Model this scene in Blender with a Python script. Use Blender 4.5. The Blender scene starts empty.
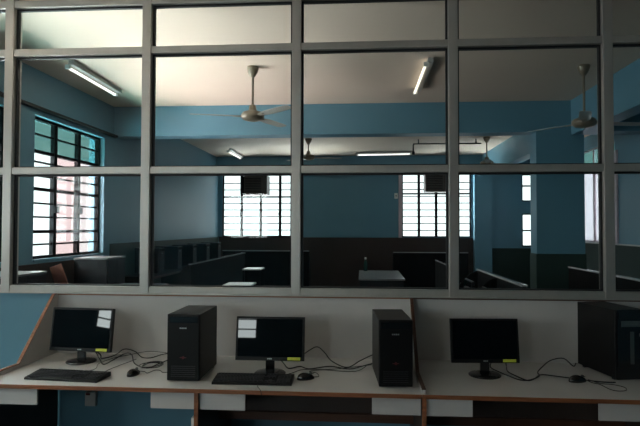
import bpy, bmesh, math, random
from mathutils import Vector, Matrix
random.seed(4)
C = bpy.context.scene.collection
S = bpy.context.scene

# ------------------------------------------------------------------ materials
def srgb(r, g, b):
    def f(v):
        v /= 255.0
        return v / 12.92 if v <= .04045 else ((v + .055) / 1.055) ** 2.4
    return (f(r), f(g), f(b), 1.0)

def mat(name, col, rough=.5, metal=0.0, spec=.5, var=0.0, scale=6.0, bump=0.0, bscale=60.0, coat=0.0, stretch=None):
    m = bpy.data.materials.new(name); m.use_nodes = True
    nt = m.node_tree; b = nt.nodes['Principled BSDF']
    b.inputs['Base Color'].default_value = col
    b.inputs['Roughness'].default_value = rough
    b.inputs['Metallic'].default_value = metal
    b.inputs['Specular IOR Level'].default_value = spec
    b.inputs['Coat Weight'].default_value = coat
    tc = nt.nodes.new('ShaderNodeTexCoord')
    src = tc.outputs['Object']
    if stretch:
        mp = nt.nodes.new('ShaderNodeMapping'); mp.inputs['Scale'].default_value = stretch
        nt.links.new(src, mp.inputs['Vector']); src = mp.outputs['Vector']
    if var > 0:
        n = nt.nodes.new('ShaderNodeTexNoise'); n.inputs['Scale'].default_value = scale; n.inputs['Detail'].default_value = 5
        nt.links.new(src, n.inputs['Vector'])
        r = nt.nodes.new('ShaderNodeValToRGB')
        r.color_ramp.elements[0].position = .3; r.color_ramp.elements[1].position = .7
        r.color_ramp.elements[0].color = tuple(c * (1 - var) for c in col[:3]) + (1,)
        r.color_ramp.elements[1].color = tuple(min(1, c * (1 + var * .6)) for c in col[:3]) + (1,)
        nt.links.new(n.outputs['Fac'], r.inputs['Fac']); nt.links.new(r.outputs['Color'], b.inputs['Base Color'])
    if bump > 0:
        n2 = nt.nodes.new('ShaderNodeTexNoise'); n2.inputs['Scale'].default_value = bscale; n2.inputs['Detail'].default_value = 3
        nt.links.new(src, n2.inputs['Vector'])
        bp = nt.nodes.new('ShaderNodeBump'); bp.inputs['Strength'].default_value = bump; bp.inputs['Distance'].default_value = .01
        nt.links.new(n2.outputs['Fac'], bp.inputs['Height']); nt.links.new(bp.outputs['Normal'], b.inputs['Normal'])
    return m

def emit(name, col, s):
    m = bpy.data.materials.new(name); m.use_nodes = True
    b = m.node_tree.nodes['Principled BSDF']
    b.inputs['Base Color'].default_value = (.8, .8, .8, 1)
    b.inputs['Emission Color'].default_value = col; b.inputs['Emission Strength'].default_value = s
    return m

def glass(name, refl=.04, tint=(.97, .98, .98, 1), frost=0.0, frostcol=(1, 1, 1, 1)):
    """thin window glass: clear transmission plus an angle-dependent mirror; frost adds scattering glass"""
    m = bpy.data.materials.new(name); m.use_nodes = True
    nt = m.node_tree; nt.nodes.clear()
    out = nt.nodes.new('ShaderNodeOutputMaterial')
    tr = nt.nodes.new('ShaderNodeBsdfTransparent'); tr.inputs['Color'].default_value = tint
    gl = nt.nodes.new('ShaderNodeBsdfGlossy'); gl.inputs['Roughness'].default_value = .02
    lw = nt.nodes.new('ShaderNodeLayerWeight'); lw.inputs['Blend'].default_value = .5
    pw = nt.nodes.new('ShaderNodeMath'); pw.operation = 'POWER'; pw.inputs[1].default_value = 5
    ma = nt.nodes.new('ShaderNodeMath'); ma.operation = 'MULTIPLY_ADD'; ma.inputs[1].default_value = .9; ma.inputs[2].default_value = refl
    nt.links.new(lw.outputs['Facing'], pw.inputs[0]); nt.links.new(pw.outputs[0], ma.inputs[0])
    base = tr.outputs[0]
    if frost > 0:
        tl = nt.nodes.new('ShaderNodeBsdfTranslucent'); tl.inputs['Color'].default_value = frostcol
        mx = nt.nodes.new('ShaderNodeMixShader'); mx.inputs[0].default_value = frost
        nt.links.new(tr.outputs[0], mx.inputs[1]); nt.links.new(tl.outputs[0], mx.inputs[2]); base = mx.outputs[0]
    m2 = nt.nodes.new('ShaderNodeMixShader')
    nt.links.new(ma.outputs[0], m2.inputs[0]); nt.links.new(base, m2.inputs[1]); nt.links.new(gl.outputs[0], m2.inputs[2])
    nt.links.new(m2.outputs[0], out.inputs['Surface'])
    return m

BLUE = srgb(94, 139, 157)
M = dict(
    paint=mat('blue_wall_paint', BLUE, .45, var=.05, scale=1.3, bump=.08, bscale=40),
    dado=mat('dark_green_dado_paint', srgb(44, 60, 56), .55, spec=.2, var=.1, scale=2),
    dadobrown=mat('dark_brown_dado_paint', srgb(60, 50, 46), .5, spec=.2, var=.12, scale=2),
    ceil=mat('cream_ceiling_paint', srgb(214, 196, 178), .8, var=.03, scale=1.5, bump=.05, bscale=30),
    floor=mat('grey_mosaic_floor', srgb(62, 57, 54), .45, var=.25, scale=25),
    alu=mat('brushed_aluminium', srgb(180, 175, 168), .38, .55, var=.06, scale=14, stretch=(1, 1, .2)),
    gasket=mat('black_rubber_gasket', srgb(24, 24, 26), .6),
    lam=mat('white_laminate', srgb(196, 193, 190), .35, var=.05, scale=3),
    lampanel=mat('pale_grey_laminate', srgb(190, 186, 182), .4, var=.06, scale=2.5),
    wood=mat('orange_brown_edge_wood', srgb(138, 84, 52), .45, var=.35, scale=9, stretch=(.5, 8, 8)),
    darkwood=mat('dark_wood_edge', srgb(82, 50, 34), .5, var=.3, scale=9, stretch=(.5, 8, 8)),
    lamdark=mat('dark_brown_laminate', srgb(62, 50, 44), .45, var=.15, scale=4),
    labdark=mat('charcoal_laminate', srgb(13, 12, 12), .7, spec=.1, var=.15, scale=4),
    ledge=mat('highlit_glossy_ledge', srgb(165, 165, 165), .15, var=.06, scale=4),  # pale tone paints the window highlight along the carrel ledges
    labtop=mat('grey_laminate', srgb(92, 92, 94), .22, var=.06, scale=4),
    black=mat('black_plastic', srgb(13, 13, 14), .45, spec=.25, bump=.04, bscale=300),
    gloss=mat('glossy_black_plastic', srgb(14, 14, 16), .16, coat=.3),
    screen=mat('glossy_dark_screen', srgb(5, 7, 9), .02, spec=.32),
    keys=mat('black_key_caps', srgb(30, 30, 32), .4),
    cable=mat('black_cable_rubber', srgb(22, 22, 24), .45),
    logo=mat('silver_lettering', srgb(190, 200, 196), .3, .6),
    red=mat('red_emblem', srgb(92, 20, 24), .4),
    yellow=mat('yellow_sticker', srgb(206, 208, 70), .6),
    silver=mat('silver_trim', srgb(84, 90, 90), .35, .5),
    frame=mat('dark_steel_window_frame', srgb(24, 25, 26), .8, spec=.05),
    teal=mat('teal_frame_paint', srgb(110, 170, 178), .45),
    pinkframe=mat('pale_pink_frame_paint', srgb(196, 178, 184), .5),
    whiteplastic=mat('white_plastic', srgb(222, 222, 218), .4),
    fan=mat('cream_brown_fan_enamel', srgb(128, 116, 98), .35, .1),
    blade=mat('off_white_fan_blade', srgb(186, 184, 176), .25, .2),
    steel=mat('dark_grey_steel', srgb(30, 30, 33), .5, .1, spec=.25, var=.08, scale=5),
    steeltop=mat('pale_steel', srgb(112, 113, 114), .35, .2, var=.1, scale=7),  # grey tabletop; also paints the lit tops of the dark cabinets
    bottle=mat('dark_green_bottle_plastic', srgb(30, 66, 58), .2),
    brown=mat('reddish_brown_board', srgb(134, 84, 66), .5, var=.2, scale=6),
    tube=emit('tube_glow_cool', (1, .97, .9, 1), 1.6),
    tubewarm=emit('tube_glow_warm', (1, .9, .72, 1), 1.5),
    glass=glass('partition_glass', .012, (.94, .96, .96, 1)),
    pane=glass('clear_louvre_glass', .04, (.97, 1, .99, 1)),
    panepink=glass('pink_tinged_frosted_glass', .04, (.84, .72, .71, 1)),
    panepale=glass('faintly_frosted_glass', .04, (.84, .78, .77, 1)),
    paneteal=glass('teal_tinged_glass', .04, (.30, .44, .42, 1)),
    frost=glass('frosted_glass', .04, (.36, .36, .38, 1), .35, (.7, .7, .72, 1)),
)

# ------------------------------------------------------------------ mesh helpers
class MB:
    def __init__(s): s.bm = bmesh.new()
    def box(s, a, b, mi=0, bevel=0.0, rot=None, piv=None):
        x0, y0, z0 = [min(p, q) for p, q in zip(a, b)]; x1, y1, z1 = [max(p, q) for p, q in zip(a, b)]
        r = bmesh.ops.create_cube(s.bm, size=1)
        vs = r['verts']
        for v in vs:
            v.co = Vector((x0 + (v.co.x + .5) * (x1 - x0), y0 + (v.co.y + .5) * (y1 - y0), z0 + (v.co.z + .5) * (z1 - z0)))
        fs = list({f for v in vs for f in v.link_faces}); es = list({e for v in vs for e in v.link_edges})
        for f in fs: f.material_index = mi
        allv = list(vs)
        if bevel > 0:
            rr = bmesh.ops.bevel(s.bm, geom=es, offset=bevel, segments=2, affect='EDGES', profile=.6)
            allv = list({v for f in rr['faces'] for v in f.verts} | {v for v in vs if v.is_valid})
            for f in {f for v in allv for f in v.link_faces}: f.material_index = mi
        if rot is not None:
            bmesh.ops.transform(s.bm, matrix=Matrix.Translation(piv) @ rot @ Matrix.Translation(-Vector(piv)), verts=allv)
        return s
    def cyl(s, p, q, r0, r1=None, seg=16, mi=0):
        p, q = Vector(p), Vector(q); d = q - p
        r = bmesh.ops.create_cone(s.bm, cap_ends=True, segments=seg, radius1=r0, radius2=r0 if r1 is None else r1, depth=d.length)
        mt = Matrix.Translation((p + q) / 2) @ d.to_track_quat('Z', 'Y').to_matrix().to_4x4()
        bmesh.ops.transform(s.bm, matrix=mt, verts=r['verts'])
        for f in {f for v in r['verts'] for f in v.link_faces}: f.material_index = mi
        return s
    def lathe(s, prof, c=(0, 0, 0), seg=28, mi=0):
        rings = []
        for rr, z in prof:
            rings.append([s.bm.verts.new((c[0] + rr * math.cos(2 * math.pi * k / seg), c[1] + rr * math.sin(2 * math.pi * k / seg), c[2] + z)) for k in range(seg)])
        for a, b in zip(rings, rings[1:]):
            for k in range(seg):
                f = s.bm.faces.new((a[k], a[(k + 1) % seg], b[(k + 1) % seg], b[k])); f.material_index = mi; f.smooth = True
        f = s.bm.faces.new(list(reversed(rings[0]))); f.material_index = mi
        f = s.bm.faces.new(rings[-1]); f.material_index = mi
        return s
    def prism(s, poly, axis, a, b, mi=0):
        """polygon in the plane across `axis`, extruded from a to b"""
        def P(u, v, w):
            return {'x': (w, u, v), 'y': (u, w, v), 'z': (u, v, w)}[axis]
        va = [s.bm.verts.new(P(u, v, a)) for u, v in poly]; vb = [s.bm.verts.new(P(u, v, b)) for u, v in poly]
        n = len(poly)
        for k in range(n):
            s.bm.faces.new((va[k], va[(k + 1) % n], vb[(k + 1) % n], vb[k])).material_index = mi
        s.bm.faces.new(list(reversed(va))).material_index = mi; s.bm.faces.new(vb).material_index = mi
        return s
    def tube(s, pts, r, seg=8, mi=0):
        P = [Vector(p) for p in pts]
        # Catmull-Rom smoothing
        Q = []
        for i in range(len(P) - 1):
            a, b, c, d = P[max(i - 1, 0)], P[i], P[i + 1], P[min(i + 2, len(P) - 1)]
            for k in range(5):
                t = k / 5
                Q.append(.5 * ((2 * b) + (c - a) * t + (2 * a - 5 * b + 4 * c - d) * t * t + (3 * b - a - 3 * c + d) * t ** 3))
        Q.append(P[-1]); prev = None
        for i, p in enumerate(Q):
            d = (Q[min(i + 1, len(Q) - 1)] - Q[max(i - 1, 0)]).normalized()
            up = Vector((0, 0, 1)) if abs(d.z) < .95 else Vector((1, 0, 0))
            u = d.cross(up).normalized(); w = u.cross(d).normalized()
            ring = [s.bm.verts.new(p + r * (math.cos(2 * math.pi * k / seg) * u + math.sin(2 * math.pi * k / seg) * w)) for k in range(seg)]
            if prev:
                for k in range(seg):
                    f = s.bm.faces.new((prev[k], prev[(k + 1) % seg], ring[(k + 1) % seg], ring[k])); f.smooth = True; f.material_index = mi
            else: s.bm.faces.new(ring)
            prev = ring
        s.bm.faces.new(prev)
        return s
    def build(s, name, mats, parent=None, kind=None):
        bmesh.ops.recalc_face_normals(s.bm, faces=s.bm.faces)
        me = bpy.data.meshes.new(name); s.bm.to_mesh(me); s.bm.free()
        for m in (mats if isinstance(mats, (list, tuple)) else [mats]): me.materials.append(M[m])
        o = bpy.data.objects.new(name, me); C.objects.link(o)
        if parent: o.parent = parent
        if kind: o['kind'] = kind
        return o

def thing(name, label, cat, loc=(0, 0, 0), rz=0.0, group=None):
    o = bpy.data.objects.new(name, None); o.empty_display_size = .1; C.objects.link(o)
    o.location = loc; o.rotation_euler = (0, 0, rz); tag(o, label, cat, group)
    return o
def tag(o, label, cat, group=None):
    o['label'] = label; o['category'] = cat
    if group: o['group'] = group
    return o
def dup(root, loc, rz, label, group=None, cat=None):
    def cp(o, parent):
        c = o.copy(); C.objects.link(c)
        if parent: c.parent = parent
        for ch in list(o.children): cp(ch, c)
        return c
    r = cp(root, None); r.location = loc; r.rotation_euler = (0, 0, rz); r['label'] = label
    if group: r['group'] = group
    return r
def struct_empty(name, loc=(0, 0, 0)):
    o = bpy.data.objects.new(name, None); C.objects.link(o); o.location = loc; o['kind'] = 'structure'; return o

# ------------------------------------------------------------------ the setting
ZC = 3.40
MB().box((-5.2, -2.7, -.12), (4.4, 13.7, 0)).build('floor', 'floor', kind='structure')
MB().box((-5.2, -2.7, ZC), (4.4, 13.7, ZC + .15)).build('ceiling', 'ceil', kind='structure')

def wall_with_holes(name, axis, plane, thick, span, holes, zt=ZC, m='paint'):
    """axis 'x': wall stands at x=plane and runs in y; 'y': at y=plane and runs in x; holes = (a0,a1,z0,z1) sorted"""
    b = MB()
    def bx(a0, a1, z0, z1):
        if a1 - a0 < 1e-4 or z1 - z0 < 1e-4: return
        if axis == 'x': b.box((plane, a0, z0), (plane + thick, a1, z1))
        else: b.box((a0, plane, z0), (a1, plane + thick, z1))
    cur = span[0]
    cols = {}
    for h in holes: cols.setdefault((h[0], h[1]), []).append((h[2], h[3]))
    for (a0, a1) in sorted(cols):
        bx(cur, a0, 0, zt)
        z = 0
        for (z0, z1) in sorted(cols[(a0, a1)]):
            bx(a0, a1, z, z0); z = z1
        bx(a0, a1, z, zt); cur = a1
    bx(cur, span[1], 0, zt)
    return b.build(name, m, kind='structure')

# far classroom: left wall x=-3.56, far wall y=13.5, right wall x=4.2
WL = [(4.10, 5.34, 1.32, 2.88), (5.77, 7.41, 1.32, 2.90)]
wall_with_holes('wall_left', 'x', -3.56, -.22, (4.05, 13.5), WL)
WF = [(-3.46, -1.55, 1.45, 2.98), (.94, 2.58, 1.45, 2.98), (3.76, 4.10, 1.24, 2.02), (3.76, 4.10, 2.31, 2.96)]
wall_with_holes('wall_back', 'y', 13.5, .2, (-3.78, 4.4), WF)
WR = [(9.62, 11.6, 1.42, 3.15)]
wall_with_holes('wall_right', 'x', 4.2, .2, (-2.5, 13.5), WR)
# near office: left and rear wall with windows that show in the monitors, plus an unseen one added for light
WO = [(-2.3, -.75, 1.4, 2.7), (1.35, 2.45, 1.35, 2.3)]  # the forward opening is added to brighten the desks from the left
wall_with_holes('wall_office_left', 'x', -5.0, -.2, (-2.5, 4.0), WO)
WB = [(-2.62, -1.8, 1.45, 2.36)]
wall_with_holes('wall_office_rear', 'y', -2.5, -.2, (-5.2, 4.4), WB)
# blue painted masonry under the glazed partition
MB().box((-5.0, 3.97, 0), (4.2, 4.07, 1.185)).build('wall_partition', 'paint', kind='structure')
# beams and column
MB().box((-3.56, 7.70, 2.975), (4.2, 7.98, ZC)).build('beam_cross', 'paint', kind='structure')
MB().box((2.80, 4.07, 2.93), (3.02, 7.70, ZC)).build('beam_side', 'paint', kind='structure')
MB().box((2.80, 7.98, 2.93), (3.02, 13.5, ZC)).build('beam_side', 'paint', kind='structure')
col = MB().box((2.335, 7.69, 1.33), (2.965, 7.96, 2.975)).build('column', 'paint', kind='structure')
MB().box((2.325, 7.68, 0), (2.975, 7.97, 1.33)).build('column_dado', 'dado', col)
MB().box((2.62, 13.30, 0), (3.02, 13.5, 2.93)).build('column', 'paint', kind='structure')
MB().box((-3.56, 13.30, 3.02), (2.80, 13.5, ZC)).build('beam_far', 'paint', kind='structure')
# dado paint
def dadop(a, b, m, n): MB().box(a, b).build(n, m, kind='structure')
dadop((-3.548, 4.07, 0), (-3.56, 7.6, 1.27), 'dadobrown', 'wall_left_dado')
dadop((-3.548, 7.6, 0), (-3.56, 13.48, 1.44), 'dado', 'wall_left_dado')
dadop((-3.54, 13.488, 0), (2.62, 13.5, 1.44), 'dadobrown', 'wall_back_dado')
dadop((3.02, 13.488, 0), (4.2, 13.5, 1.2), 'dado', 'wall_back_dado')
dadop((4.188, 4.07, 0), (4.2, 13.48, 1.40), 'dado', 'wall_right_dado')
MB().box((-3.56, 13.47, 1.435), (-1.5, 13.5, 1.45)).build('trim_1', 'frame', kind='structure')
MB().box((4.14, 4.07, 1.40), (4.2, 13.48, 1.42)).build('trim_2', 'lam', kind='structure')
# white sloping conduit boxing along the left wall, above the windows
MB().box((-3.56, 4.07, 2.955), (-3.50, 7.70, 2.985)).build('trim_3', 'steel', kind='structure')

# ------------------------------------------------------------------ windows
nwin = [0]
def window(axis, plane, a0, a1, z0, z1, ncol, heavy, pitch, tint=None, fr='frame', depth=.06, reveal=None, latch=False, bars=True, pat=None):
    """steel louvre window: heavy = list of heights of thick transoms; pitch = spacing of thin louvre edges"""
    nwin[0] += 1
    root = struct_empty('window_%d' % nwin[0], (plane, (a0 + a1) / 2, z0) if axis == 'x' else ((a0 + a1) / 2, plane, z0))
    off = Vector(root.location)
    def B(b, u0, u1, zz0, zz1, d0, d1, mi=0):
        if axis == 'x': b.box(Vector((plane + d0, u0, zz0)) - off, Vector((plane + d1, u1, zz1)) - off, mi)
        else: b.box(Vector((u0, plane + d0, zz0)) - off, Vector((u1, plane + d1, zz1)) - off, mi)
    h = depth / 2; t = .028
    b = MB()
    B(b, a0, a0 + t, z0, z1, -h, h); B(b, a1 - t, a1, z0, z1, -h, h); B(b, a0, a1, z0, z0 + t, -h, h); B(b, a0, a1, z1 - t, z1, -h, h)
    b.build('window_frame', fr, root)
    w = (a1 - a0) / ncol
    for k in range(1, ncol):
        b = MB(); u = a0 + k * w; B(b, u - .030, u + .030, z0, z1, -h * .9, h * .9); b.build('mullion', fr, root)
    for z in heavy:
        b = MB(); B(b, a0, a1, z - .018, z + .018, -h * .8, h * .8); b.build('transom', fr, root)
    if bars:
        b = MB(); z = z0 + pitch
        while z < z1 - .05:
            if all(abs(z - q) > .05 for q in heavy): B(b, a0, a1, z - .010, z + .010, -h * .5, h * .5)
            z += pitch
        b.build('louvre_edge', fr, root)
    mats = ['pane', 'panepink', 'paneteal', 'frost', 'panepale']
    hs = [z0] + list(heavy) + [z1]
    b = MB()
    for k in range(ncol):
        for i in range(len(hs) - 1):
            mi = tint(k, i, len(hs) - 1) if tint else 0
            B(b, a0 + k * w, a0 + (k + 1) * w, hs[i], hs[i + 1], -.003, .003, mi)
    b.build('pane', mats, root)
    if latch:
        for k in range(1, ncol):
            b = MB(); sg = 1 if (axis == 'x' and plane < 0) else -1; B(b, a0 + k * w - .035, a0 + k * w + .035, z0 + .52, z0 + .60, sg * (h + .002), sg * (h + .03)); b.build('latch', fr, root)
    return root

window('x', -3.655, 5.77, 7.41, 1.32, 2.90, 3, [1.62, 2.10, 2.52], .155,
       tint=lambda k, i, n: 2 if i == n - 1 else (1 if k == 1 else (4 if k == 2 else 0)), latch=True)
window('x', -3.655, 4.10, 5.34, 1.32, 2.88, 3, [1.62, 2.10, 2.52], .155, tint=lambda k, i, n: 2 if i == n - 1 else 0)
window('y', 13.56, -3.46, -1.55, 1.45, 2.98, 4, [2.43], .165, latch=True)
window('y', 13.56, .94, 2.58, 1.45, 2.98, 4, [2.50], .165)
window('y', 13.56, 3.76, 4.10, 1.24, 2.02, 1, [1.62], .3, bars=False)
window('y', 13.56, 3.76, 4.10, 2.31, 2.96, 1, [2.68], .3, bars=False)
window('x', 4.28, 9.62, 11.6, 1.42, 3.15, 2, [2.85], .2, tint=lambda k, i, n: 2 if i else 3, fr='pinkframe', bars=False)
window('x', -5.08, -2.3, -.75, 1.4, 2.7, 3, [2.3], .17)
window('x', -5.08, 1.35, 2.45, 1.35, 2.3, 3, [2.0], .17)  # unseen window, added to light the left end of the desks
window('y', -2.58, -2.62, -1.8, 1.45, 2.36, 2, [2.0], .17)
# teal painted reveal of the left window, pale jambs beside the far windows
MB().box((-3.60, 5.77, 1.295), (-3.545, 7.41, 1.32)).build('trim_4', 'paint', kind='structure')
MB().box((.86, 13.46, 1.44), (.94, 13.5, 2.98)).build('trim_5', 'pinkframe', kind='structure')
MB().box((4.17, 9.50, 1.42), (4.2, 9.62, 2.97)).build('trim_6', 'pinkframe', kind='structure')

# sky light arrives through the window openings: portals tell the renderer where they are
def portal(axis, plane, a0, a1, z0, z1, sgn):
    l = bpy.data.lights.new('daylight_portal', 'AREA'); l.shape = 'RECTANGLE'; l.size = a1 - a0; l.size_y = z1 - z0
    l.cycles.is_portal = True
    o = bpy.data.objects.new('daylight_portal', l); C.objects.link(o); o['kind'] = 'helper'
    c = ((plane, (a0 + a1) / 2, (z0 + z1) / 2) if axis == 'x' else ((a0 + a1) / 2, plane, (z0 + z1) / 2)); o.location = c
    d = Vector((sgn, 0, 0)) if axis == 'x' else Vector((0, sgn, 0))
    o.rotation_euler = d.to_track_quat('-Z', 'Z').to_euler()
for h in WL: portal('x', -3.80, *h, 1)
for h in WF: portal('y', 13.72, *h, -1)
for h in WR: portal('x', 4.42, *h, -1)
for h in WO: portal('x', -5.22, *h, 1)
for h in WB: portal('y', -2.72, *h, 1)

# ------------------------------------------------------------------ glazed aluminium partition
pr = struct_empty('window_partition', (0, 4.0, 1.19))
PX = [-4.75, -3.70, -2.647, -1.587, -.476, .635, 1.687, 2.74, 3.80]
RZ = [1.2145, 2.089, 2.978, 3.345]
oy = Vector((0, 4.0, 1.19))
def pb(b, a, c, mi=0, bevel=0): b.box(Vector(a) - oy, Vector(c) - oy, mi, bevel)
hw = .033
for x in PX:
    b = MB(); pb(b, (x - hw, 3.945, 1.19), (x + hw, 4.055, ZC), 0, .004); b.build('post', 'alu', pr)
edges = [-5.0] + PX + [4.2]
for j, z in enumerate(RZ):
    hh = .024 if j == 0 else .026
    for i in range(len(edges) - 1):
        a = edges[i] + (hw if i else 0); c = edges[i + 1] - (hw if i < len(edges) - 2 else 0)
        b = MB(); pb(b, (a, 3.952, z - hh), (c, 4.048, z + hh), 0, .003); b.build('rail', 'alu', pr)
b = MB(); pb(b, (-5.0, 3.93, 1.183), (4.2, 4.075, 1.1915), 0); b.build('sill', 'alu', pr)
zs = [RZ[0] + .024, RZ[1] - .026, RZ[1] + .026, RZ[2] - .026, RZ[2] + .026, RZ[3] - .026]
for i in range(len(edges) - 1):
    a = edges[i] + (hw if i else 0); c = edges[i + 1] - (hw if i < len(edges) - 2 else 0)
    for j in range(3):
        z0, z1 = zs[2 * j], zs[2 * j + 1]; g = .013
        b = MB(); 
        pb(b, (a, 3.985, z0), (a + g, 4.015, z1)); pb(b, (c - g, 3.985, z0), (c, 4.015, z1))
        pb(b, (a + g, 3.985, z0), (c - g, 4.015, z0 + g * .7)); pb(b, (a + g, 3.985, z1 - g), (c - g, 4.015, z1))
        b.build('gasket', 'gasket', pr)
        b = MB(); pb(b, (a + g * .5, 3.997, z0 + .004), (c - g * .5, 4.003, z1 - .004)); b.build('pane', 'glass', pr)

# ------------------------------------------------------------------ ceiling fans
def make_fan(loc, label, rodlen, angs):
    t = thing('ceiling_fan', label, 'fan', loc, 0, 'ceiling fans')
    MB().lathe([(.062, 0), (.065, -.02), (.048, -.07), (.022, -.11), (.014, -.115)]).build('canopy', 'fan', t)
    MB().cyl((0, 0, -.09), (0, 0, -rodlen), .013).build('rod', 'fan', t)
    z = -rodlen
    MB().lathe([(.02, .06), (.036, .05), (.042, 0), (.05, -.005), (.105, -.022), (.125, -.05), (.125, -.075), (.10, -.10), (.05, -.115), (.02, -.118)], (0, 0, z)).build('motor', 'fan', t)
    for a in angs:
        b = MB(); ca, sa = math.cos(math.radians(a)), math.sin(math.radians(a))
        # a curved sheet blade with a slight pitch, on a bracket
        n = 8; tops = []; th = .004
        prof = [(.13, .030), (.19, .045), (.24, .062), (.34, .068), (.46, .068), (.58, .066), (.67, .062), (.70, .045)]
        rows = []
        for r, w in prof:
            row = []
            for s_, sg in ((-1, 0), (1, 0)):
                row.append((r * .94, s_ * w * .85, -.065 + s_ * w * -.10))
            rows.append(row)
        def T(p): return (p[0] * ca - p[1] * sa, p[0] * sa + p[1] * ca, z + p[2])
        up = [[b.bm.verts.new(T((p[0], p[1], p[2] + th / 2))) for p in r] for r in rows]
        dn = [[b.bm.verts.new(T((p[0], p[1], p[2] - th / 2))) for p in r] for r in rows]
        for i in range(len(rows) - 1):
            b.bm.faces.new((up[i][0], up[i + 1][0], up[i + 1][1], up[i][1])); b.bm.faces.new((dn[i][0], dn[i][1], dn[i + 1][1], dn[i + 1][0]))
            b.bm.faces.new((up[i][0], dn[i][0], dn[i + 1][0], up[i + 1][0])); b.bm.faces.new((up[i][1], up[i + 1][1], dn[i + 1][1], dn[i][1]))
        b.bm.faces.new((up[0][0], up[0][1], dn[0][1], dn[0][0])); b.bm.faces.new((up[-1][0], dn[-1][0], dn[-1][1], up[-1][1]))
        bl = b.build('blade', 'blade', t)
        R = Matrix.Rotation(math.radians(a), 4, 'Z')
        MB().box((.10, -.018, z - .072), (.21, .018, z - .062), 0, 0, R, Vector((0, 0, 0))).build('blade_bracket', 'fan', bl)
    return t
make_fan((-1.18, 5.87, ZC), 'cream ceiling fan hanging in the second glazed column from the left, nearest on the left', .47, (195, 315, 68))
make_fan((2.335, 6.05, ZC), 'dim grey ceiling fan in front of the blue column, nearest on the right', .55, (250, 10, 130))
make_fan((-1.05, 10.7, ZC), 'distant ceiling fan beyond the cross beam, left of the third aluminium post', .30, (15, 135, 255))
make_fan((2.34, 10.7, ZC), 'distant ceiling fan beyond the cross beam, close to the blue column', .44, (20, 140, 260))

# ------------------------------------------------------------------ tube lights
def tube_light(loc, rz, label, m='tube'):
    t = thing('tube_light', label, 'tube light', loc, rz, 'fluorescent tube lights')
    MB().box((-.62, -.045, -.045), (.62, .012, 0), 0, .004).build('batten', 'lampanel', t)
    for s in (-1, 1): MB().box((s * .61, .0, -.085), (s * .585, .052, -.04)).build('tube_holder', 'whiteplastic', t)
    MB().cyl((-.585, .032, -.066), (.585, .032, -.066), .014).build('tube', m, t)
    return t
tube_light((-3.05, 6.12, ZC), math.pi / 2 + .03, 'white tube light on the ceiling near the left windows')
tube_light((.67, 6.28, ZC), math.pi / 2, 'warm lit tube light on the ceiling, nearest above the centre of the classroom', 'tubewarm')
tube_light((.47, 12.6, ZC), -.1, 'long thin lit tube light running crosswise on the far ceiling')
tube_light((-2.9, 12.5, ZC), math.pi / 2, 'small distant tube light above the far left window')

t = thing('smoke_detector', 'small white round detector on the ceiling beyond the cross beam', 'smoke detector', (.52, 10.2, ZC))
MB().lathe([(.055, 0), (.055, -.02), (.04, -.045), (.015, -.05)]).build('detector_body', 'whiteplastic', t)
t = thing('wiring_conduit', 'thin dark wiring conduit hanging below the far ceiling near the blue column', 'conduit', (.98, 10.9, ZC))
MB().tube([(0, 0, -.25), (0, 0, -.12), (.01, 0, -.10), (.05, 0, -.09), (.6, 0, -.09), (1.30, 0, -.09)], .012).build('pipe', 'steel', t)
MB().box((-.025, -.02, -.30), (.025, .02, -.24)).build('junction_box', 'steel', t)
for x in (.1, .65, 1.2): MB().box((x - .01, -.006, -.09), (x + .01, .006, 0)).build('conduit_clip', 'steel', t)

# ------------------------------------------------------------------ window air conditioners
def aircon(loc, label, w=.56, h=.46):
    t = thing('window_air_conditioner', label, 'air conditioner', loc, 0, 'window air conditioners')
    MB().box((-w / 2, 0, 0), (w / 2, .42, h), 0, .008).build('casing', 'lamdark', t)
    g = MB()
    for k in range(9): g.box((-w / 2 + .03, -.012, .06 + k * .04), (w / 2 - .14, 0, .075 + k * .04))
    g.build('grille', 'labdark', t)
    MB().box((w / 2 - .12, -.010, .05), (w / 2 - .03, 0, h - .05)).build('control_panel', 'lamdark', t)
    return t
aircon((-2.58, 13.22, 2.47), 'dark boxy window air conditioner set in the far left window')
aircon((1.74, 13.22, 2.53), 'dark boxy window air conditioner set in the far right window', .54)
MB().box((-3.0, 13.45, 2.47), (-2.88, 13.49, 2.93)).build('trim_7', 'frame', kind='structure')
t = thing('switch_box', 'small white switch box on the far wall beside the right window', 'switch box', (.80, 13.50, 2.38))
MB().box((-.04, -.035, 0), (.04, 0, .13), 0, .004).build('box_body', 'whiteplastic', t)
MB().box((-.012, -.045, .05), (.012, -.035, .08)).build('switch', 'steel', t)

# ------------------------------------------------------------------ computer desks in front
DZ, TH = .75, .020
YF, YB = 3.13, 3.955
def divider(root, x, lx, label=None):
    """side panel whose front edge slopes down from the back panel to the desk top, with a wooden edge strip"""
    P = [(YF + .005, .752), (YF + .005, .775), (3.50, .775), (3.905, 1.178), (YB, 1.178), (YB, .752)]
    P = [(y, z) for y, z in P]
    d = MB().prism([(y, z) for y, z in P], 'x', x - .009, x + .009).build('divider', 'lampanel', root)
    o = MB(); top = [P[1], P[2], P[3], P[4]]; e = .006
    for (y0, z0), (y1, z1) in zip(top, top[1:]):
        n = Vector((-(z1 - z0), (y1 - y0))); n.normalize(); n *= e
        o.prism([(y0, z0), (y1, z1), (y1 + n.x, z1 + n.y), (y0 + n.x, z0 + n.y)], 'x', x - .011, x + .011)
    o.build('edge_strip', 'wood' if x < 0 else 'darkwood', d)
def leg_panel(root, x, label=None):
    l = MB().box((x - .011, YF + .012, 0), (x + .011, YB - .002, DZ - TH)).build('leg_panel', 'lamdark', root)
    MB().box((x - .012, YF + .002, 0), (x + .012, YF + .012, DZ - TH)).build('edge_strip', 'wood', l)
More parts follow.
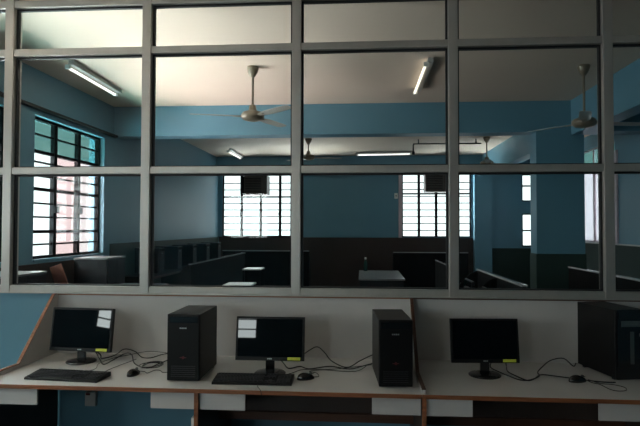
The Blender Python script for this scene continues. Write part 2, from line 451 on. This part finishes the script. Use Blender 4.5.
def desk(label, x0, x1, legs, dividers, braces, rails, group='office computer desks'):
    t = thing('computer_desk', label, 'desk', (0, 0, 0), 0, group)
    MB().box((x0, YF, DZ - TH), (x1, YB, DZ), 0, .002).build('desktop', 'lam', t)
    MB().box((x0, YF - .008, DZ - TH - .002), (x1, YF, DZ + .001), 0, .002).build('front_edging', 'wood', t)
    MB().box((x0, YB, .70), (x1, YB + .012, 1.172)).build('back_panel', 'lampanel', t)
    MB().box((x0, YB - .006, 1.172), (x1, YB + .014, 1.183)).build('top_edging', 'darkwood' if x0 > 0 else 'wood', t)
    for x in legs: leg_panel(t, x)
    for x in dividers: divider(t, x, 0)
    for a, b_ in braces: MB().box((a, YF + .022, .628), (b_, YF + .037, DZ - TH), 0, .001).build('apron_panel', 'lampanel', t)
    for a, b_ in rails:
        MB().box((a, 3.60, .425), (b_, 3.63, .475)).build('foot_rail', 'darkwood', t)
        MB().box((a, 3.63, .475), (b_, 3.645, .60)).build('modesty_board', 'lamdark', t)
    return t
desk('white computer desk holding the left and middle monitors', -2.262, .326, [-2.24, -.947], [-2.247],
     [(-2.228, -1.905), (-1.22, -.96), (-.933, -.668), (.052, .322)], [(-.935, .322)])
desk('white computer desk holding the right monitor and the sideways tower',   .327, 2.93, [.339, 1.63, 2.90], [.3375, 2.915],
     [(.353, .605), (1.28, 1.617), (1.645, 1.9)], [(.353, 1.617), (1.643, 2.888)])

t = thing('socket_box', 'small pale socket box with a red switch on the blue wall below the left monitor', 'socket', (-1.975, 3.97, .37))
MB().box((-.04, -.035, 0), (.04, 0, .10), 0, .004).build('box_body', 'lampanel', t)
MB().box((-.03, -.040, .08), (.0, -.035, .095)).build('switch', 'red', t)
t = thing('socket_box', 'small white socket box on the leg panel under the left tower', 'socket', (-.958, 3.22, .47))
MB().box((-.035, -.03, 0), (0, .03, .095), 0, .004).build('box_body', 'whiteplastic', t)
MB().box((-.039, -.012, .03), (-.035, .012, .06)).build('switch', 'whiteplastic', t)

# ------------------------------------------------------------------ monitors
def make_monitor(loc, rz, label, w=.445, h=.285, tilt=8.0, zbot=.075, cables=()):
    """origin on the desk below the screen; the screen faces local -y"""
    t = thing('computer_monitor', label, 'monitor', loc, rz, 'office computer monitors')
    R = Matrix.Rotation(math.radians(-tilt), 4, 'X'); pv = Vector((0, 0, zbot))
    def bx(b, a, c, mi=0, bev=0): b.box(a, c, mi, bev, R, pv); return b
    bz = .014
    b = MB(); bx(b, (-w / 2, -.006, zbot), (w / 2, .022, zbot + h), 0, .004); case = b.build('case', 'black', t)
    b = MB(); bx(b, (-w * .33, .018, zbot + .03), (w * .33, .05, zbot + h * .72), 0, .012); b.build('rear_housing', 'black', case)
    b = MB(); bx(b, (-w / 2 + bz, -.0085, zbot + .024), (w / 2 - bz, -.0055, zbot + h - bz)); b.build('screen', 'screen', t)
    b = MB(); bx(b, (w / 2 - .105, -.0095, zbot + .006), (w / 2 - .025, -.0060, zbot + .024)); b.build('sticker', 'yellow', t)
    b = MB()
    for k in range(3): bx(b, (-.014 + k * .010, -.0072, zbot + .009), (-.007 + k * .010, -.0058, zbot + .016))
    b.build('logo', 'logo', t)
    MB().box((-.028, .012, .012), (.028, .036, zbot + .07), 0, .005).build('stand_neck', 'gloss', t)
    MB().lathe([(.098, 0), (.10, .006), (.092, .012), (.055, .018), (.03, .022)], (0, .02, 0)).build('stand_base', 'gloss', t)
    return t
def local(o, pts):
    i = Matrix.Rotation(-o.rotation_euler[2], 4, 'Z')
    return [tuple(i @ (Vector(p) - Vector(o.location))) for p in pts]
def cable_on(o, name, pts, r=.0038):
    return MB().tube(local(o, pts), r).build(name, 'cable', o)
m1 = make_monitor((-1.922, 3.675, DZ), math.radians(-5), 'black monitor at the left end of the desks, beside the wooden sloping edge', .452, .292, 8)
m2 = make_monitor((-.583, 3.48, DZ), 0, 'black monitor in the middle between the two upright towers', .437, .272, 8, .085)
m3 = make_monitor((.762, 3.55, DZ), math.radians(4), 'black blank monitor at the right of the sloping divider', .424, .272, 8, .082)
Zk = .7545
cable_on(m1, 'video_cable', [(-1.86, 3.74, .83), (-1.835, 3.80, .775), (-1.816, 3.78, Zk), (-1.75, 3.84, .765), (-1.70, 3.88, .80), (-1.62, 3.88, .785), (-1.553, 3.84, Zk), (-1.483, 3.83, Zk), (-1.40, 3.86, .775), (-1.25, 3.82, .80)])
cable_on(m1, 'power_cable', [(-1.84, 3.73, .82), (-1.80, 3.72, .76), (-1.723, 3.619, Zk), (-1.72, 3.76, Zk), (-1.68, 3.86, .775), (-1.626, 3.84, .77), (-1.53, 3.66, Zk), (-1.404, 3.55, Zk), (-1.37, 3.65, Zk), (-1.25, 3.72, .80)])
cable_on(m2, 'video_cable', [(-.50, 3.53, .85), (-.44, 3.70, .80), (-.371, 3.86, .82), (-.316, 3.88, .842), (-.264, 3.86, .81), (-.21, 3.80, .765), (-.103, 3.679, Zk), (-.02, 3.80, .77), (.064, 3.72, .83), (.10, 3.665, .85)])
cable_on(m2, 'power_cable', [(-.54, 3.54, .85), (-.523, 3.70, .765), (-.479, 3.62, Zk), (-.413, 3.678, Zk), (-.345, 3.62, Zk), (-.216, 3.696, Zk), (-.083, 3.64, Zk), (.03, 3.76, Zk), (.11, 3.665, .80)])
cable_on(m3, 'video_cable', [(.90, 3.62, .86), (.93, 3.72, .775), (.925, 3.66, Zk), (.951, 3.547, Zk), (.992, 3.459, Zk), (1.048, 3.509, Zk), (1.115, 3.60, Zk), (1.22, 3.56, Zk), (1.40, 3.47, Zk), (1.50, 3.46, Zk)])
cable_on(m3, 'power_cable', [(.81, 3.60, .83), (.83, 3.72, .765), (.87, 3.64, Zk), (.908, 3.543, Zk), (.945, 3.47, Zk), (1.004, 3.47, Zk), (1.093, 3.57, Zk), (1.11, 3.66, Zk), (1.17, 3.76, .765), (1.25, 3.84, .79), (1.34, 3.86, .80), (1.38, 3.80, .765), (1.42, 3.86, .77)])

# ------------------------------------------------------------------ tower computers
def make_tower(loc, rz, label, w=.19, d=.40, h=.395, style=0, group='office tower computers'):
    """origin at the middle of the front lower edge; front faces local -y"""
    t = thing('computer_tower', label, 'computer tower', loc, rz, group)
    MB().box((-w / 2, .022, .012), (w / 2, d, h), 0, .003).build('case', 'black', t)
    b = MB(); b.box((-w / 2 - .001, 0, .006), (w / 2 + .001, .024, h + .002), 0, .008); f = b.build('front_bezel', 'gloss' if style == 2 else 'black', t)
    b = MB(); b.box((-w / 2 + .012, -.003, h - .05), (w / 2 - .012, .002, h - .012), 0, .001); b.build('drive_door', 'gloss', f)
    if style < 2:
        b = MB()
        for k in range(4): b.box((-.022 + k * .011, -.0022, h - .085), (-.014 + k * .011, .001, h - .078))
        b.build('logo', 'logo', f)
        b = MB().lathe([(.008, -.002), (.008, .002)], (0, 0, 0), 20)
        bmesh.ops.rotate(b.bm, verts=b.bm.verts, cent=(0, 0, 0), matrix=Matrix.Rotation(math.pi / 2, 3, 'X'))
        bmesh.ops.translate(b.bm, verts=b.bm.verts, vec=(0, -.001, h * .36))
        b.box((-.019, -.0028, h * .36 - .0018), (.019, -.0008, h * .36 + .0018))
        b.build('emblem', 'red', f)
        g = MB()
        for k in range(6): g.box((-w / 2 + .025, -.0015, .03 + k * .012), (w / 2 - .025, .001, .034 + k * .012))
        g.build('vent', 'keys', f)
    else:
        b = MB(); b.box((-.07, -.004, h - .10), (.07, .001, h - .065), 0, .001); b.box((-.05, -.006, h - .095), (.03, -.003, h - .085)); b.build('optical_drive', 'silver', f)
        b = MB(); b.box((-.012, -.005, .10), (.012, .001, h - .13), 0, .002); b.build('center_strip', 'silver', f)
        b = MB().lathe([(.012, -.003), (.012, .003)], (0, 0, 0), 20)
        bmesh.ops.rotate(b.bm, verts=b.bm.verts, cent=(0, 0, 0), matrix=Matrix.Rotation(math.pi / 2, 3, 'X'))
        bmesh.ops.translate(b.bm, verts=b.bm.verts, vec=(.06, -.003, h - .15)); b.build('power_button', 'silver', f)
    for sx in (-1, 1):
        for yy in (.05, d - .05): MB().box((sx * (w / 2 - .02) - .012, yy - .012, 0), (sx * (w / 2 - .02) + .012, yy + .012, .012)).build('foot', 'keys', t)
    g = MB()
    for k in range(8): g.box((-w / 2 + .02, d - .001, .06 + k * .02), (-w / 2 + .10, d + .002, .068 + k * .02))
    g.build('rear_vent', 'silver', t)
    return t
tw = make_tower((-1.068, 3.265, DZ), math.radians(0), 'black upright tower with red emblem between the left and middle monitors', .197, .40, .40)
make_tower((.190, 3.245, DZ), math.radians(4), 'black upright tower with red emblem touching the sloping divider', .195, .44, .388, 1)
make_tower((1.625, 3.52, DZ), math.radians(12), 'large black tower turned side-on at the right edge of the photo', .20, .40, .425, 2)

# ------------------------------------------------------------------ keyboards and mice
def make_keyboard(loc, rz, label):
    t = thing('computer_keyboard', label, 'keyboard', loc, rz, 'black keyboards')
    w, d = .472, .165
    MB().prism([(-d / 2, 0), (d / 2, 0), (d / 2, .026), (d / 2 - .02, .029), (-d / 2 + .005, .014), (-d / 2, .010)], 'x', -w / 2, w / 2).build('housing', 'black', t)
    k_ = MB(); sl = math.atan2(.015, d - .025)
    for r in range(6):
        y = -d / 2 + .022 + r * .0215 + (.006 if r == 5 else 0); z = .015 + (y + d / 2) * math.tan(sl) * .93
        x = -w / 2 + .012; n = 0
        widths = [[.028, .022, .028, .115, .028, .022, .028], [.038] + [.0165] * 10 + [.046], [.032] + [.0165] * 11 + [.036], [.027] + [.0165] * 13 + [.022], [.0165] * 13 + [.034], [.0165] * 13 + [.034]][r]
        for q in widths:
            k_.box((x, y - .008, z - .006), (x + q, y + .008, z + .005), 0); x += q + .0028
        for cx in (.312, .3315, .351): 
            if r in (0, 3, 4, 5) or (r == 1 and cx == .3315): k_.box((cx - w / 2, y - .008, z - .006), (cx - w / 2 + .0165, y + .008, z + .005))
        for cx in (.382, .4015, .421, .4405):
            if r < 5: k_.box((cx - w / 2, y - .008, z - .006), (cx - w / 2 + .0165, y + .008, z + .005))
    k_.build('keys', 'keys', t)
    return t
kb1 = make_keyboard((-1.798, 3.30, DZ), math.radians(-4.5), 'black keyboard below the left monitor with pale key rows')
kb2 = make_keyboard((-.650, 3.315, DZ), math.radians(1), 'black keyboard in front of the middle monitor')
cable_on(kb1, 'keyboard_cable', [(-1.72, 3.372, .765), (-1.735, 3.43, .758), (-1.726, 3.512, Zk), (-1.769, 3.643, Zk), (-1.74, 3.80, Zk), (-1.66, 3.85, .765), (-1.5, 3.87, .79), (-1.25, 3.78, .79)], .0022)
cable_on(kb2, 'keyboard_cable', [(-.60, 3.398, .765), (-.585, 3.42, .757), (-.53, 3.41, .757), (-.45, 3.50, Zk), (-.38, 3.60, Zk), (-.2, 3.62, Zk), (.06, 3.70, .77)], .0022)
def make_mouse(loc, rz, label):
    t = thing('computer_mouse', label, 'mouse', loc, rz, 'black computer mice')
    b = MB(); bmesh.ops.create_uvsphere(b.bm, u_segments=24, v_segments=14, radius=1)
    for v in b.bm.verts:
        x, y, z = v.co; v.co = Vector((x * .031 * (1 - .12 * (y > 0) * y), y * .055, max(z, -.15) * (.034 - .008 * y) + .006))
    for f in b.bm.faces: f.smooth = True
    b.build('mouse_body', 'gloss', t)
    MB().cyl((-.004, .030, .033), (.004, .030, .033), .009).build('scroll_wheel', 'silver', t)
    MB().box((-.0008, .018, .030), (.0008, .050, .0335)).build('button_seam', 'keys', t)
    return t
ms1 = make_mouse((-1.424, 3.392, DZ), math.radians(-14), 'glossy black mouse right of the left keyboard')
ms2 = make_mouse((-.345, 3.385, DZ), math.radians(-70), 'black mouse beside the middle keyboard')
ms3 = make_mouse((1.285, 3.47, DZ), math.radians(-80), 'black mouse lying sideways near the right-hand tower')
cable_on(ms1, 'mouse_cable', [(-1.41, 3.445, .762), (-1.38, 3.46, Zk), (-1.35, 3.43, Zk), (-1.33, 3.50, Zk), (-1.295, 3.498, Zk), (-1.25, 3.45, Zk), (-1.20, 3.52, Zk), (-1.21, 3.69, .77)], .0022)
cable_on(ms2, 'mouse_cable', [(-.30, 3.40, .762), (-.27, 3.44, Zk), (-.29, 3.52, Zk), (-.34, 3.56, Zk), (-.25, 3.60, Zk), (-.05, 3.58, Zk), (.03, 3.69, .77)], .0022)
cable_on(ms3, 'mouse_cable', [(1.335, 3.462, .762), (1.36, 3.44, Zk), (1.389, 3.407, Zk), (1.403, 3.315, Zk), (1.431, 3.28, Zk), (1.485, 3.294, Zk), (1.505, 3.36, Zk), (1.46, 3.413, Zk), (1.40, 3.43, Zk), (1.36, 3.50, .757)], .0022)
def loose(label, pts, r=.003):
    o = MB().tube(pts, r).build('cable', 'cable'); tag(o, label, 'cable', 'loose cables')
coil = []
for k in range(40):
    a = k / 40 * 2 * math.pi * 3
    coil.append((-1.395 + (.062 + .014 * math.sin(k * .7)) * math.cos(a), 3.615 + (.085 + .012 * math.cos(k * .9)) * math.sin(a), .7545 + .0022 * (k / 8)))
loose('coiled black cable behind the left mouse', coil, .0028)
loose('thin straight black cable between the left keyboard and the coil', [(-1.632, 3.43, Zk), (-1.627, 3.50, Zk), (-1.61, 3.60, Zk), (-1.585, 3.68, .757), (-1.56, 3.76, .76)], .0022)
loose('short black cable running over the front desk edge by the middle keyboard', [(-.610, 3.222, Zk), (-.60, 3.18, Zk), (-.582, 3.14, Zk + .001), (-.570, 3.117, .745), (-.566, 3.115, .72)], .0022)

# ------------------------------------------------------------------ classroom furniture behind the glass
def carrel(label, x, y0, y1, side, ztop=1.2, depth=.55, zdesk=.75, nd=3, alongx=False, group='classroom computer carrels'):
    """long back panel with a ledge cap coloured as a window highlight, a desk top on one side and dividers. local x across, local y along"""
    L = y1 - y0
    t = thing('computer_carrel', label, 'carrel', (x, y0, 0) if not alongx else (y1, x, 0), 0 if not alongx else math.pi / 2, group)
    s = side
    MB().box((-.012, 0, 0), (.012, L, ztop - .018)).build('back_panel', 'labdark', t)
    MB().box((-.022, 0, ztop - .018), (.022, L, ztop)).build('ledge', 'ledge', t)
    MB().box((s * .012, 0, zdesk - .03), (s * depth, L, zdesk)).build('desktop', 'labtop', t)
    MB().box((s * depth, 0, zdesk - .032), (s * (depth + .008), L, zdesk + .001)).build('front_edging', 'darkwood', t)
    for k in range(nd + 1):
        y = .012 + (L - .024) * k / nd
        P = [(s * .012, .0), (s * (depth - .04), .0), (s * (depth - .04), zdesk - .03), (s * (depth - .06), zdesk + .02), (s * .10, ztop - .06), (s * .012, ztop - .02)]
        MB().prism(P, 'y', y - .009, y + .009).build('divider', 'labdark', t)
    return t
carrel('dark carrel row running away on the left with a top ledge coloured as a highlight', -2.62, 8.3, 12.2, -1, 1.12, .38, nd=4)
carrel('low dark carrel row under the far left window', 12.95, -3.3, -1.25, 1, 1.14, .45, nd=3, alongx=True)
carrel('low dark carrel row under the far right window', 12.95, .70, 2.4, 1, 1.12, .45, nd=3, alongx=True)
carrel('dark carrel row running away right of the fourth aluminium post', 1.37, 4.85, 6.75, -1, 1.19, .5, nd=2)
carrel('dark carrel row seen behind the blue column and beyond the fifth post', 2.62, 5.2, 7.3, 1, 1.19, .55, nd=2)
carrel('dark short carrel right of the grey teacher table', 1.55, 9.6, 12.0, 1, 1.0, .5, nd=2)

# wall bench on the left carrying dark computers
t = thing('wall_bench', 'long dark bench along the left classroom wall', 'bench', (-3.54, 7.9, 0))
MB().box((0, 0, .92), (.5, 4.9, .95)).build('bench_top', 'labdark', t)
MB().box((.5, 0, .918), (.508, 4.9, .951)).build('front_edging', 'darkwood', t)
for y in (.02, 1.63, 3.24, 4.85): MB().box((.02, y - .012, 0), (.48, y + .012, .92)).build('leg_panel', 'labdark', t)
for i, y in enumerate((8.5, 9.35, 10.2, 11.1, 12.0)):
    dup(tw, (-3.13, y, .95), math.pi / 2 * .98, ['dark tower computer on the left wall bench, nearest', 'dark tower computer on the left wall bench, second from the partition',
        'dark tower computer on the left wall bench, in the middle', 'dark tower computer on the left wall bench, second from the far end', 'dark tower computer on the left wall bench, farthest'][i], 'classroom tower computers')

def cabinet(loc, w, d, h, label):
    t = thing('storage_cabinet', label, 'cabinet', loc, 0, 'dark steel cabinets')
    MB().box((0, 0, .05), (w, d, h - .02), 0, .003).build('body', 'steel', t)
    MB().box((-.008, -.008, h - .02), (w + .012, d + .008, h), 0, .002).build('top', 'steeltop', t)  # paler than the body to paint the light on the top edge
    MB().box((.02, .02, 0), (w - .03, d - .02, .05)).build('plinth', 'black', t)
    for k in range(2):
        y0 = .012 + k * (d - .024) / 2; y1 = y0 + (d - .024) / 2 - .006
        dr = MB().box((w, y0, .07), (w + .016, y1, h - .03), 0, .002).build('door', 'steel', t)
        yy = y1 - .04 if k == 0 else y0 + .04
        MB().box((w + .016, yy - .006, h * .5), (w + .032, yy + .006, h * .5 + .1)).build('handle', 'silver', dr)
    return t
cabinet((-3.52, 4.62, 0), .42, .62, 1.24, 'low dark steel cabinet by the left window, nearest to the partition')
cabinet((-3.44, 6.42, 0), .40, .50, 1.305, 'low dark steel cabinet with top painted as lit under the left window, by the blue corner')
t = thing('leaning_board', 'reddish brown board leaning between the two dark cabinets under the window', 'board', (-3.40, 5.95, 0))
MB().box((-.07, 0, 0), (.07, .02, 1.30), 0, .002, Matrix.Rotation(math.radians(-20), 4, 'Y') , Vector((0, 0, 1.3))).build('plank', 'brown', t)
t.location = (-3.41, 5.95, -.055)

def low_table(loc, w, d, h, label, top='lam', group=None):
    t = thing('small_table', label, 'table', loc, 0, group)
    MB().box((-w / 2, -d / 2, h - .025), (w / 2, d / 2, h), 0, .003).build('tabletop', top, t)
    for sx in (-1, 1):
        for sy in (-1, 1): MB().box((sx * (w / 2 - .02) - .014, sy * (d / 2 - .02) - .014, 0), (sx * (w / 2 - .02) + .014, sy * (d / 2 - .02) + .014, h - .025)).build('leg', 'labdark', t)
    return t
low_table((-2.02, 9.05, 0), .46, .50, .75, 'small white-topped table on the left, nearer to the partition', group='white-topped small tables')
low_table((-2.20, 11.15, 0), .36, .5, .85, 'small white-topped table on the left, farther away', group='white-topped small tables')
low_table((-1.98, 4.80, 0), .42, .34, 1.16, 'tall narrow stand with pale top just behind the glass on the left', 'labtop')

t = thing('teacher_table', 'grey-topped table standing in the middle of the classroom', 'table', (.345, 11.15, 0))
MB().box((-.42, -1.0, .72), (.42, 1.0, .75), 0, .004).build('tabletop', 'steeltop', t)
MB().box((-.39, -.95, .36), (.39, -.93, .72)).build('front_panel', 'steel', t)
for sx in (-1, 1):
    MB().box((sx * .39, -.93, .5), (sx * .375, .93, .72)).build('side_apron', 'steel', t)
    for sy in (-1, 1): MB().box((sx * .38 - .02, sy * .93 - .02, 0), (sx * .38 + .02, sy * .93 + .02, .72)).build('leg', 'steel', t)
t = thing('water_bottle', 'dark green bottle standing on the grey classroom table', 'bottle', (.06, 12.0, .75))
MB().lathe([(.04, 0), (.045, .01), (.045, .15), (.038, .18), (.018, .22), (.016, .25)]).build('bottle_body', 'bottle', t)
MB().lathe([(.02, .25), (.02, .285), (.016, .29)]).build('cap', 'whiteplastic', t)
for i, (x, y) in enumerate(((1.13, 5.35), (1.13, 6.25))):
    dup(m3, (x, y, .75), -math.pi / 2, ['dark monitor in the carrel beyond the fourth post, nearer', 'dark monitor in the carrel beyond the fourth post, farther'][i], 'classroom monitors')

# ------------------------------------------------------------------ sky and camera
SKY_L, GROUND_L = 40.0, 92.0
w = bpy.data.worlds.new('overcast_sky'); S.world = w; w.use_nodes = True
nt = w.node_tree; bg = nt.nodes['Background']; bg.inputs['Color'].default_value = (.93, .98, 1.0, 1)
# bright hazy sky and sunlit ground on the left side, a dimmer band of haze and buildings along the horizon
tcn = nt.nodes.new('ShaderNodeTexCoord'); sp = nt.nodes.new('ShaderNodeSeparateXYZ'); nt.links.new(tcn.outputs['Generated'], sp.inputs[0])
def rng(sock, f0, f1, t0, t1):
    n = nt.nodes.new('ShaderNodeMapRange'); n.interpolation_type = 'SMOOTHSTEP'
    for k_, v_ in (('From Min', f0), ('From Max', f1), ('To Min', t0), ('To Max', t1)): n.inputs[k_].default_value = v_
    nt.links.new(sock, n.inputs['Value']); return n.outputs['Result']
def lerp(f, a, b):
    n = nt.nodes.new('ShaderNodeMix'); n.data_type = 'FLOAT'
    nt.links.new(f, n.inputs[0]); nt.links.new(a, n.inputs[2]); nt.links.new(b, n.inputs[3]); return n.outputs[0]
X, Y, Z = sp.outputs
sky = rng(X, .1, -.7, 3.0, SKY_L); ground = rng(X, .1, -.7, 3.0, GROUND_L); band = lerp(rng(Y, .2, -.2, 0, 1), rng(X, 5, 6, 1.7, 1.7), rng(X, -.25, -.55, 15.0, 17.0))
v = lerp(rng(Z, .2, .45, 0, 1), band, sky)
v = lerp(rng(Z, -.25, -.55, 0, 1), v, ground)
nt.links.new(v, bg.inputs['Strength'])

cam = bpy.data.cameras.new('camera'); co = bpy.data.objects.new('camera', cam); C.objects.link(co); S.camera = co
cam.sensor_width = 36; cam.lens = 556 / 640 * 36; cam.clip_start = .05; cam.clip_end = 100
yaw, pit, rol = .0768, .0269, .0024
fw = Vector((-math.sin(yaw) * math.cos(pit), math.cos(yaw) * math.cos(pit), math.sin(pit)))
rt = Vector((math.cos(yaw), math.sin(yaw), 0)); up = rt.cross(fw)
c, s = math.cos(rol), math.sin(rol)
# image roll: picture turns clockwise by rol, so the camera turns the other way
r2 = rt * c + up * s; u2 = up * c - rt * s
co.matrix_world = Matrix(((r2.x, u2.x, -fw.x, 0), (r2.y, u2.y, -fw.y, 0), (r2.z, u2.z, -fw.z, 1.669), (0, 0, 0, 1)))

S.view_settings.view_transform = 'Standard'; S.view_settings.look = 'None'; S.view_settings.gamma = 1
S.view_settings.use_curve_mapping = False
S.view_settings.exposure = 0.14
S.cycles.use_denoising = True
S.cycles.max_bounces = 10; S.cycles.diffuse_bounces = 5; S.cycles.transparent_max_bounces = 24
